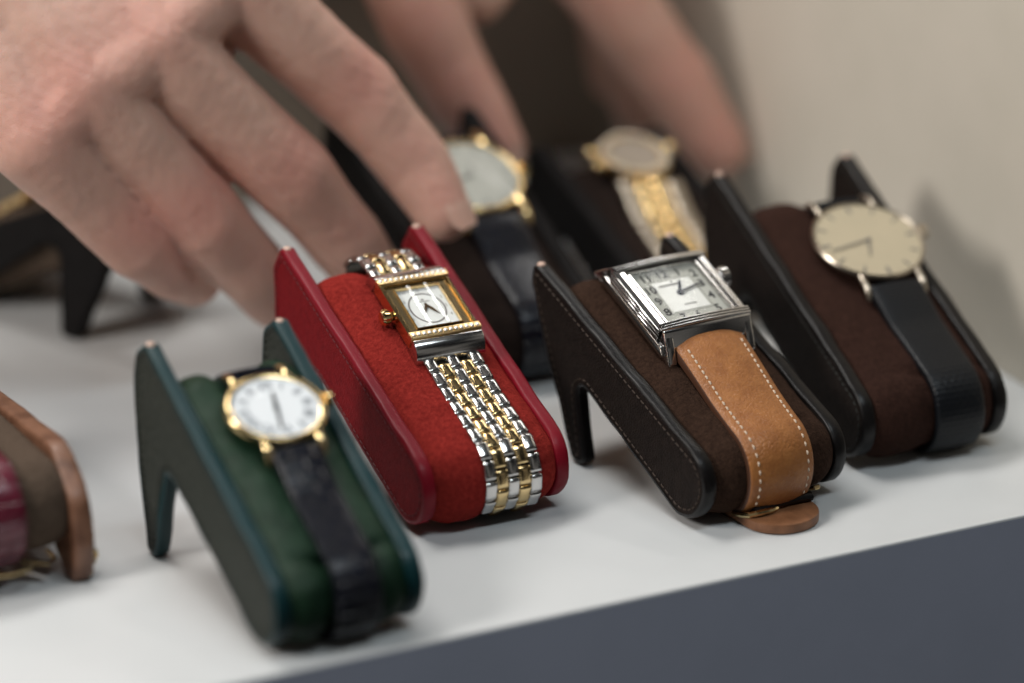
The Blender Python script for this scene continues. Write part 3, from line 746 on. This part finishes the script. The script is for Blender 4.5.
    # dark bar put in for the shadow gap, gold buckle, and the strap tail lying out on the shelf; built level with the shelf
    inv = rt.matrix_world.inverted(); sw = Matrix.Translation((40.5 * S, -53.2 * S, 0)) @ Matrix.Rotation(.124, 4, 'Z')
    def loc(x_, y_, z_): return (inv @ (sw @ Vector((x_ * S, y_ * S, z_ * S)))) / S
    def xf(bm):
        for v in bm.verts: v.co = loc(*v.co)
    bm = bmesh.new(); pl = []
    for k in range(25):
        a = -pi / 2 - pi * .5 + pi * k / 24 + pi / 2; pl.append((23.6 + 9.2 * cos(a - pi / 2 + 0), -3.4 + 7.4 * sin(a - pi / 2)))
    pl = [(12.2, 9), (12.0, -1.0)] + [(22.2 - 10.2 * cos(pi * k / 20), -1.0 - 9.8 * sin(pi * k / 20) ** .9) for k in range(1, 20)] + [(32.4, -1.0), (32.2, 9)]
    plate(bm, pl, .35, 2.7, .5, 2)
    for v in bm.verts: v.co.z += .010 * max(0, v.co.y + 6) ** 2 * .3
    xf(bm); fin('strap_tail', bm, M['strap_tail'], rt)
    bm = bmesh.new(); tube(bm, [(14.3 + 18.0 * t / 12, -1.2 + .7 * sin(pi * t / 12) - 0, 3.9 + .4 * sin(pi * t / 12)) for t in range(13)], 1.5, n=10, flat=.8); xf(bm); fin('shadow_gap_bar', bm, M['brown_edge'], rt)
    bm = bmesh.new(); tube(bm, [(12.2, 4, 2.2), (11.9, .5, 3.0), (12.6, -1.8, 3.6), (15, -2.5, 3.9), (19, -2.3, 3.6), (21.5, -1.2, 3.3)], .75, n=8); tube(bm, [(35.3, 3, 3.5), (35.7, 0, 5.2), (34.6, -1.2, 5.8), (33.6, -.9, 5.6)], .6, n=8); xf(bm); fin('buckle', bm, M['gold'], rt)
steel_reverso()

# ---- watch 3: green stand
round_watch(SG, 20.4, 43.2, 52, 10, 12.8, 'round gold watch with white roman numeral dial and black strap, on the green stand', M['gold'], M['dial_white'], 'roman',
    [(radians(12), .42, 1.1), (radians(192), .62, .9)], M['strap_black'], h0=2.0, hc=5.4, swid=12.5, stap=11.5, bez=1.9, inkm=M['ink_blue'], handm=M['ink'], lug_d=3.0, lug_r=.92, oval=.86, group='watches displayed on the stands', crown_a=0)
# ---- watch 4: cream dial
round_watch(SD, 27.2, 46.5, 58, 10.5, 15.8, 'thin round steel watch with plain cream dial and black lizard strap, beside the side wall', M['champagne_metal'], M['dial_cream'], 'baton',
    [(radians(202), .42, .55), (radians(260), .84, .5)], M['strap_lizard'], h0=2.4, hc=5.2, oval=.93, swid=15.6, stap=14.2, bez=.9, inkm=M['ink_grey'], handm=M['ink_grey'], lug_d=4.2, lug_r=.8, group='watches displayed on the stands', crown_a=0, lean=.02)
# ---- watch 5: second row gold round
round_watch(SE, 25, 46, 58, 10.5, 15.2, 'round gold watch with silver dial and glossy black strap, second row behind the red stand', M['gold'], M['dial_silver'], 'baton',
    [(radians(20), .4, .5), (radians(250), .6, .5)], M['strap_black'], h0=2.4, hc=6.4, swid=17, stap=15.5, bez=2.0, inkm=M['ink_grey'], handm=M['ink_grey'], lug_d=3.8, lug_r=1.3, group='watches displayed on the stands')

# ---- watch 6: second row, gem set bracelet watch
def far_bracelet_watch():
    F, _ = SF; uc = 45.5
    rt = root('wristwatch', 'yellow and steel bracelet watch with gem set bezel in the second row', 'watch', F @ Matrix.Translation((22.5, uc, 0)) @ Matrix.Rotation(-.1, 4, 'Z'), 'watches displayed on the stands')
    R = 10.5; hc = 6.4
    bm = bmesh.new(); lathe(bm, [(R * .8, 2), (R * .97, 3.2), (R, 5), (R - .5, 6.4), (R - 2.4, hc + .4), (R - 2.8, hc - .5), (R * .5, hc - .6), (R * .5, 2)], close=True); fin('case', bm, M['gold_soft'], rt)
    bm = bmesh.new(); lathe(bm, [(0, hc - .4), (R - 2.7, hc - .4)]); fin('dial', bm, M['dial_dim'], rt, recalc=False)
    bm = bmesh.new(); lathe(bm, [(0, hc + .9), (R * .4, hc + .75), (R * .75, hc + .3)]); fin('crystal', bm, M['crystal_flat'], rt, recalc=False)
    bm = bmesh.new()
    for k in range(20):
        a = 2 * pi * k / 20; ellipsoid(bm, ((R - 1.4) * cos(a), (R - 1.4) * sin(a), hc + .1), (1.1, 1.1, .8), u=8, v=6)
    fin('gem_bezel', bm, M['champagne_metal'], rt, ang=10)
    for sx_, y_ in ((-1, 3.4), (-1, -3.0), (1, 3)):
        bm = bmesh.new(); ellipsoid(bm, (sx_ * (R + 1.6), y_, 5.0), (1.9, 1.9, 1.9), u=14, v=10); fin('crown' if sx_ > 0 else 'pusher', bm, M['gold'], rt)
    fr, re = wrap_path(9.5, 46, uc, 10.0, 6, 3.6, .6, under_f=4, under_r=2)
    bracelet(rt, fr, re, False, 19, 'sggs', M['gold'], M['champagne_metal'], pitch=4.2, h=1.6, nf=13, nr_=2, n_cols=4)
far_bracelet_watch()

# ---- burgundy strapped watch on the chestnut stand (case outside the photograph's edge, strap in view)
def wine_watch():
    F, _ = SH; uc = 40
    rt = root('wristwatch', 'watch on a glossy burgundy strap wrapped round the taupe cushion at left edge', 'watch', F @ Matrix.Translation((20, uc, 0)), 'watches displayed on the stands')
    bm = bmesh.new(); lathe(bm, [(10, 2), (12.5, 3), (13, 5), (12, 6.2), (11, 6.3), (10.8, 5.5), (6, 5.4), (6, 2)], close=True); fin('case', bm, M['gold'], rt)
    bm = bmesh.new(); lathe(bm, [(0, 5.6), (11, 5.6)]); fin('dial', bm, M['dial_white'], rt, recalc=False)
    fr, re = wrap_path(11, 55, uc, 13, 13, 2.6, .6, under_f=10, under_r=4)
    strap_sweep(rt, 'strap', fr, False, lambda s: 17, 2.0, M['strap_wine'])
    strap_sweep(rt, 'strap', re, True, lambda s: 17, 2.0, M['strap_wine'])
    bm = bmesh.new()
    tube(bm, [(10, -44, -24.0), (16, -46, -25.0), (19, -43, -25.5), (19, -38, -25.3)], .55, n=8)
    tube(bm, [(-2, -52, -22.2), (4, -52.5, -22.6), (9.5, -51, -23.0), (10.5, -47, -23.6)], .6, n=8)
    fin('buckle', bm, M['gold'], rt)
wine_watch()
# small paper tag folded under the cushion
bm = bmesh.new()
plate(bm, [(-123, -3.5), (-113.5, -8.5), (-115.5, -2.0), (-122, 4)], 1.0, 1.25)
for v in bm.verts: v.co.z += max(0, (-118 - v.co.x)) * .55
t = fin('paper_tag', bm, M['paper']); t['label'] = 'small pale paper tag poking out under the chestnut stand cushion'; t['category'] = 'tag'
# gold chain hanging behind the chestnut stand
bm = bmesh.new()
for k in range(7):
    cx_, cy_, cz_ = -102.6 + .3 * sin(k * 2.1), -8.0 + k * .9, 2.1 + [0, 2.2, 4.4, 6.4, 8.4, 9.6, 7.6][k]
    pts = []
    for j in range(18):
        a = 2 * pi * j / 18; pts.append((cx_ + 1.7 * cos(a) * (1 if k % 2 else .35), cy_ + 1.7 * cos(a) * (.35 if k % 2 else .8), cz_ + 2.0 * sin(a)))
    tube(bm, pts, .5, n=6, closed=True)
t = fin('chain', bm, M['gold']); t['label'] = 'fine gold chain loops bunched at the foot of the chestnut stand'; t['category'] = 'chain'

# gold mesh watch on the far left sideways stand
def side_watch():
    F, _ = SK; uc = 38
    rt = root('wristwatch', 'dull gold bracelet watch on the sideways black stand behind the hand at far left', 'watch', F @ Matrix.Translation((20, uc, 0)), 'watches displayed on the stands')
    bm = bmesh.new(); lathe(bm, [(10, 2), (12.5, 3), (13, 5), (12, 6.2), (11, 6.3), (10.8, 5.5), (6, 5.4), (6, 2)], close=True); fin('case', bm, M['gold_soft'], rt)
    bm = bmesh.new(); lathe(bm, [(0, 5.6), (11, 5.6)]); fin('dial', bm, M['dial_cream'], rt, recalc=False)
    fr, re = wrap_path(9.6, 50, uc, 12, 10, 2.6, .6, under_f=10, under_r=26)
    bracelet(rt, fr, re, False, 15, 'ggg', M['gold_soft'], M['steel_satin'], pitch=4.2, h=1.4, nf=8, nr_=12, n_cols=3)
side_watch()

# ------------------------------------------------------------------ hands
def hull_seg(bm, p0, r0, p1, r1):
    b2 = bmesh.new()
    for p, r in ((p0, r0), (p1, r1)):
        bmesh.ops.create_icosphere(b2, subdivisions=3, radius=r, matrix=Matrix.Translation(p))
    h = bmesh.ops.convex_hull(b2, input=b2.verts[:])
    bmesh.ops.delete(b2, geom=[v for v in b2.verts if not v.link_faces], context='VERTS')
    me = bpy.data.meshes.new('h'); b2.to_mesh(me); b2.free(); bm.from_mesh(me); bpy.data.meshes.remove(me)

FAT = [1.0]
def make_hand(label, chains, red, nails, base, fills=()):
    pts = [Vector(p) for ch in chains for p, r in ch]
    bm = bmesh.new()
    for ch in chains:
        for k_, ((p0, r0), (p1, r1)) in enumerate(zip(ch, ch[1:])):
            p0, p1 = Vector(p0), Vector(p1)
            if len(ch) == 5 and k_ in (1, 2):              # waisted phalanges between rounder joints
                m_ = p0.lerp(p1, .52); rm_ = (r0 + r1) / 2 * (.94 if k_ == 1 else .95) * FAT[0]
                hull_seg(bm, p0, r0 * FAT[0], m_, rm_); hull_seg(bm, m_, rm_, p1, r1 * FAT[0])
            else: hull_seg(bm, p0, r0 * (FAT[0] if k_ else .97), p1, r1 * FAT[0])
    for tri in fills:                                          # back of the hand between the knuckles
        b2 = bmesh.new()
        for p, r in tri: bmesh.ops.create_icosphere(b2, subdivisions=3, radius=r, matrix=Matrix.Translation(Vector(p)))
        bmesh.ops.convex_hull(b2, input=b2.verts[:]); bmesh.ops.delete(b2, geom=[v for v in b2.verts if not v.link_faces], context='VERTS')
        m3 = bpy.data.meshes.new('h'); b2.to_mesh(m3); b2.free(); bm.from_mesh(m3); bpy.data.meshes.remove(m3)
    me = bpy.data.meshes.new('hand'); bm.to_mesh(me); bm.free()
    o = bpy.data.objects.new('hand', me); col.objects.link(o)
    md = o.modifiers.new('r', 'REMESH'); md.mode = 'VOXEL'; md.voxel_size = .9; md.use_smooth_shade = True
    ms = o.modifiers.new('s', 'SMOOTH'); ms.iterations = 7; ms.factor = .5
    dg = bpy.context.evaluated_depsgraph_get(); me2 = bpy.data.meshes.new_from_object(o.evaluated_get(dg))
    bpy.data.objects.remove(o); bpy.data.meshes.remove(me)
    at = me2.attributes.new('redness', 'FLOAT', 'POINT')
    vals = []
    for v in me2.vertices:
        c = v.co; f = 0
        for p, rr, amt in red:
            f += amt * exp(-((c - Vector(p)).length / rr) ** 2)
        f += .10 * noise.noise(c * .06) + .06 * noise.noise(c * .2)
        vals.append(max(0, min(.62, f * .8)))
    at.data.foreach_set('value', vals)
    nrm = [v.normal.copy() for v in me2.vertices]
    for v, nn in zip(me2.vertices, nrm):                 # skin folds over the knuckles and low tendons
        c = v.co; d = 0
        for p, rr, amt in red:
            q = (c - Vector(p)); 
            if q.length < rr * 1.6:
                d += -.16 * amt * (.5 + .5 * sin(q.z * 2.1 + q.x * 1.1)) * exp(-(q.length / rr) ** 2)
        d += .35 * noise.noise(c * .09) + .12 * noise.noise(c * .35)
        v.co = c + nn * d
    B = Vector(base)
    me2.transform(Matrix.Translation(-B)); me2.transform(Matrix.Scale(S, 4))
    for p in me2.polygons: p.use_smooth = True
    h = link('hand', me2, M['skin']); h.location = B * S
    h['label'] = label; h['category'] = 'hand'; h['group'] = 'hands arranging the watches'
    for tipp, prev, g, r in nails:
        tipp, prev, g = Vector(tipp), Vector(prev), Vector(g)
        d = (tipp - prev).normalized(); g = (g - d * g.dot(d)).normalized(); xx = d.cross(g)
        R3 = Matrix((xx, d, g)).transposed()
        bm = bmesh.new(); rows = []
        for i in range(11):
            a = -1 + 2 * i / 10; row = []
            for j in range(9):
                b = -1 + 2 * j / 8; wv = sqrt(max(0.05, 1 - max(0, abs(b) - .35) ** 2 * 1.6))
                ang = a * .68 * wv; rr = r * .99
                row.append(bm.verts.new(tipp - B + R3 @ Vector((rr * sin(ang), b * r * .85 + r * .1, rr * cos(ang) * .98 - max(0, b) * r * .16 + .1))))
            rows.append(row)
        for i in range(10):
            for j in range(8): bm.faces.new((rows[i][j], rows[i + 1][j], rows[i + 1][j + 1], rows[i][j + 1]))
        fin('fingernail', bm, M['nail'], h, ang=80)
    return h

G = (-.30, -.62, .72)
A = dict(wr=(-97, 135, 144), wr2=(-78, 150, 150), im=(-20.6, 97, 111.6), ip=(13.1, 88, 77.2), id=(26.4, 80, 57.8), it=(30.6, 71.5, 46.4),
    mm=(-44.9, 90, 97.6), mp=(-9, 82, 59.5), md=(6.6, 82, 38.9), mt=(17.4, 84, 23.7), rm=(-66.1, 87, 88.7), rp=(-34.3, 82, 51.3), rd=(-19.4, 86, 33.7), rt=(-9.6, 92, 21),
    pm=(-80.1, 84, 78.6), pp=(-52.2, 84, 46.5), pd=(-40.6, 90, 35.8), pt=(-30.6, 97, 28.4), tm=(-38.5, 125, 118.9), tp=(13.2, 138, 84.2), tt=(37.8, 132, 60))
far = (-190, 180, 225); far2 = (-160, 190, 235)
chA = [[(A['wr2'], 21), (A['im'], 13.2), (A['ip'], 11.3), (A['id'], 10.0), (A['it'], 7.8)],
       [(A['wr2'], 20), (A['mm'], 13.4), (A['mp'], 11.6), (A['md'], 10.2), (A['mt'], 8.2)],
       [(A['wr'], 20), (A['rm'], 12.8), (A['rp'], 10.9), (A['rd'], 9.8), (A['rt'], 8)],
       [(A['wr'], 20), (A['pm'], 11.6), (A['pp'], 9.6), (A['pd'], 8.6), (A['pt'], 7.2)],
       [(A['im'], 12.2), (A['mm'], 12.6), (A['rm'], 12.2), (A['pm'], 11)],
       [(A['wr2'], 21), (A['tm'], 14), (A['tp'], 10.5), (A['tt'], 8.5)],
       [(A['wr'], 24), (far, 26)], [(A['wr2'], 24), (far2, 26)], [(A['wr'], 23), (A['wr2'], 23)],
       [((-33, 103, 98), 9.5), ((-27, 98, 91), 8.5)], [((-54, 95, 85), 9.5), ((-46, 92, 77), 8)], [((-72, 90, 75), 9), ((-64, 89, 67), 7.5)]]
for i, (a, b) in enumerate((('im', 'ip'), ('mm', 'mp'), ('rm', 'rp'), ('pm', 'pp'))): pass
redA = [(A[k], 11, .75) for k in ('ip', 'mp', 'rp', 'pp')] + [(A[k], 12, .55) for k in ('im', 'mm', 'rm', 'pm')] + [(A[k], 8, .4) for k in ('id', 'md', 'rd', 'pd')] + [(A['it'], 8, .5)]
redA = [((p[0] - 2, p[1] - 6, p[2] + 7), r, a) for p, r, a in redA]
make_hand('nearer hand with four long fingers spread down behind the green and red stands', chA, redA,
    [(A['it'], A['id'], (.1, -.35, .9), 7.9), (A['mt'], A['md'], G, 8.2), (A['rt'], A['rd'], G, 8), (A['pt'], A['pd'], G, 7.2)], (-80, 120, 0),
    fills=[((A['wr2'], 19), (A['im'], 11.6), (A['mm'], 12)), ((A['wr2'], 19), (A['wr'], 19), (A['mm'], 12), (A['rm'], 11.4)), ((A['wr'], 19), (A['rm'], 11.4), (A['pm'], 10.2))])
FAT[0] = 1.04
Bh = dict(wr=(92.8, 200, 190), tm=(51.2, 160, 111.8), tp=(62.8, 148, 73.9), td=(71.3, 140, 53.9), tt=(78.0, 132, 39.6), im=(98.4, 165, 108.5), ip=(128.6, 157, 72.4), id=(146.5, 150, 46.2), it=(157.5, 142, 25.5),
    mm=(98.8, 185, 109.8), mp=(143, 190, 66), md=(151, 186, 45), mt=(153, 182, 28), rm=(96, 197, 110), rp=(146, 203, 70), rd=(154, 203, 50), rt=(155, 200, 32),
    pm=(94, 206, 108), pp=(147, 209, 76), pd=(156, 209, 58), pt=(157, 208, 43))
chB = [[(Bh['wr'], 22), (Bh['tm'], 15), (Bh['tp'], 12.2), (Bh['td'], 10.6), (Bh['tt'], 8.2)], [(Bh['wr'], 22), (Bh['im'], 14), (Bh['ip'], 12.0), (Bh['id'], 11), (Bh['it'], 8.8)],
       [(Bh['wr'], 22), (Bh['mm'], 13), (Bh['mp'], 10.5), (Bh['md'], 9.8), (Bh['mt'], 8.2)], [(Bh['wr'], 22), (Bh['rm'], 13), (Bh['rp'], 10), (Bh['rd'], 9.2), (Bh['rt'], 8)],
       [(Bh['wr'], 22), (Bh['pm'], 12), (Bh['pp'], 9), (Bh['pd'], 8.2), (Bh['pt'], 7)], [(Bh['im'], 13), (Bh['mm'], 13), (Bh['rm'], 13), (Bh['pm'], 12)],
       [(Bh['tm'], 13), (Bh['im'], 13)], [((60, 154, 92), 11), ((72, 152, 84), 8.5), ((82, 153, 79), 8), ((97, 160, 92), 10)], [(Bh['wr'], 25), ((85, 215, 300), 27)]]
redB = [((p[0] - 2, p[1] - 6, p[2] + 6), r, a) for p, r, a in [(Bh[k], 12, .6) for k in ('tp', 'td', 'ip', 'id')] + [(Bh['it'], 12, .6), (Bh['tt'], 9, .6), ((80, 160, 100), 14, .9)]]
make_hand('farther blurred hand pinching thumb and finger down onto the second row beside the wall', chB, redB,
    [(Bh['it'], Bh['id'], (.3, -.1, .9), 8.8), (Bh['tt'], Bh['td'], (-.4, .3, .8), 8.2)], (110, 180, 0))

# ------------------------------------------------------------------ light
def area(name, loc, target, sx, sy, power, c=(1, 1, 1), axis=None):
    l = bpy.data.lights.new(name, 'AREA'); l.shape = 'RECTANGLE'; l.size = sx * S; l.size_y = sy * S; l.energy = power; l.color = c
    o = bpy.data.objects.new(name, l); col.objects.link(o); o.location = Vector(loc) * S
    d = Vector(target) - Vector(loc); o.rotation_euler = d.to_track_quat('-Z', 'Y').to_euler()
    if axis:
        z = -d.normalized(); y = Vector(axis); y = (y - z * y.dot(z)).normalized(); x = y.cross(z)
        o.rotation_euler = Matrix((x, y, z)).transposed().to_euler()
    return o
area('ceiling_panel_light', (-170, 300, 860), (0, 20, 0), 420, 200, 4.8, (1, .97, .93))
area('left_panel_light', (-620, -60, 460), (140, 60, 40), 200, 200, 3.6, (1, .95, .9))
area('front_fill_light', (40, -420, 860), (0, 0, 0), 520, 140, 2.7, (.86, .95, 1.0))  # added fill from the camera side, brightens dials and shelf front
area('strip_light', (130, 240, 600), (0, 20, 45), 34, 200, .30, (1, .98, .95), axis=(0, .92, .39))
area('strip_light', (330, 205, 470), (0, 20, 45), 24, 200, .25, (1, .98, .95), axis=(0, .92, .39))
wd = bpy.data.worlds.new('World'); sc.world = wd; wd.use_nodes = True  # surroundings with made-up bright and dark patches for the metals to reflect
nt = wd.node_tree; bg = nt.nodes['Background']; bg.inputs['Strength'].default_value = .10
tc = nt.nodes.new('ShaderNodeTexCoord'); nz = nt.nodes.new('ShaderNodeTexNoise'); nz.inputs['Scale'].default_value = 2.6; nz.inputs['Detail'].default_value = 1
rp = nt.nodes.new('ShaderNodeValToRGB'); e = rp.color_ramp.elements
e[0].position = .50; e[0].color = (.06, .06, .065, 1); e[1].position = .62; e[1].color = (1.5, 1.42, 1.3, 1)
nt.links.new(tc.outputs['Generated'], nz.inputs['Vector']); nt.links.new(nz.outputs['Fac'], rp.inputs['Fac']); nt.links.new(rp.outputs['Color'], bg.inputs['Color'])

# ------------------------------------------------------------------ camera
cd = bpy.data.cameras.new('camera'); cam = bpy.data.objects.new('camera', cd); col.objects.link(cam)
Cp = Vector((-398.80758927964365, -785.6783100859758, 383.2629740628196))
r_ = Vector((0.8873423033245457, -0.46092673010746066, 0.013045543420423127)); u_ = Vector((0.1566003142859231, 0.3278441326400028, 0.9316622597589077)); f_ = Vector((0.4337049438226871, 0.8246603992953514, -0.36309123858582915))
mw = Matrix((r_, u_, -f_)).transposed().to_4x4(); mw.translation = Cp * S; cam.matrix_world = mw
cd.sensor_width = 36; cd.lens = 3800 / 1024 * 36; cd.clip_start = .05; cd.clip_end = 20
cd.dof.use_dof = True; cd.dof.focus_distance = .948; cd.dof.aperture_fstop = 3.8; cd.dof.aperture_blades = 0
sc.camera = cam
sc.view_settings.view_transform = 'Standard'; sc.view_settings.look = 'None'; sc.view_settings.exposure = 0; sc.view_settings.gamma = 1
sc.render.resolution_x = 1024; sc.render.resolution_y = 683
sc.cycles.caustics_reflective = False; sc.cycles.caustics_refractive = False
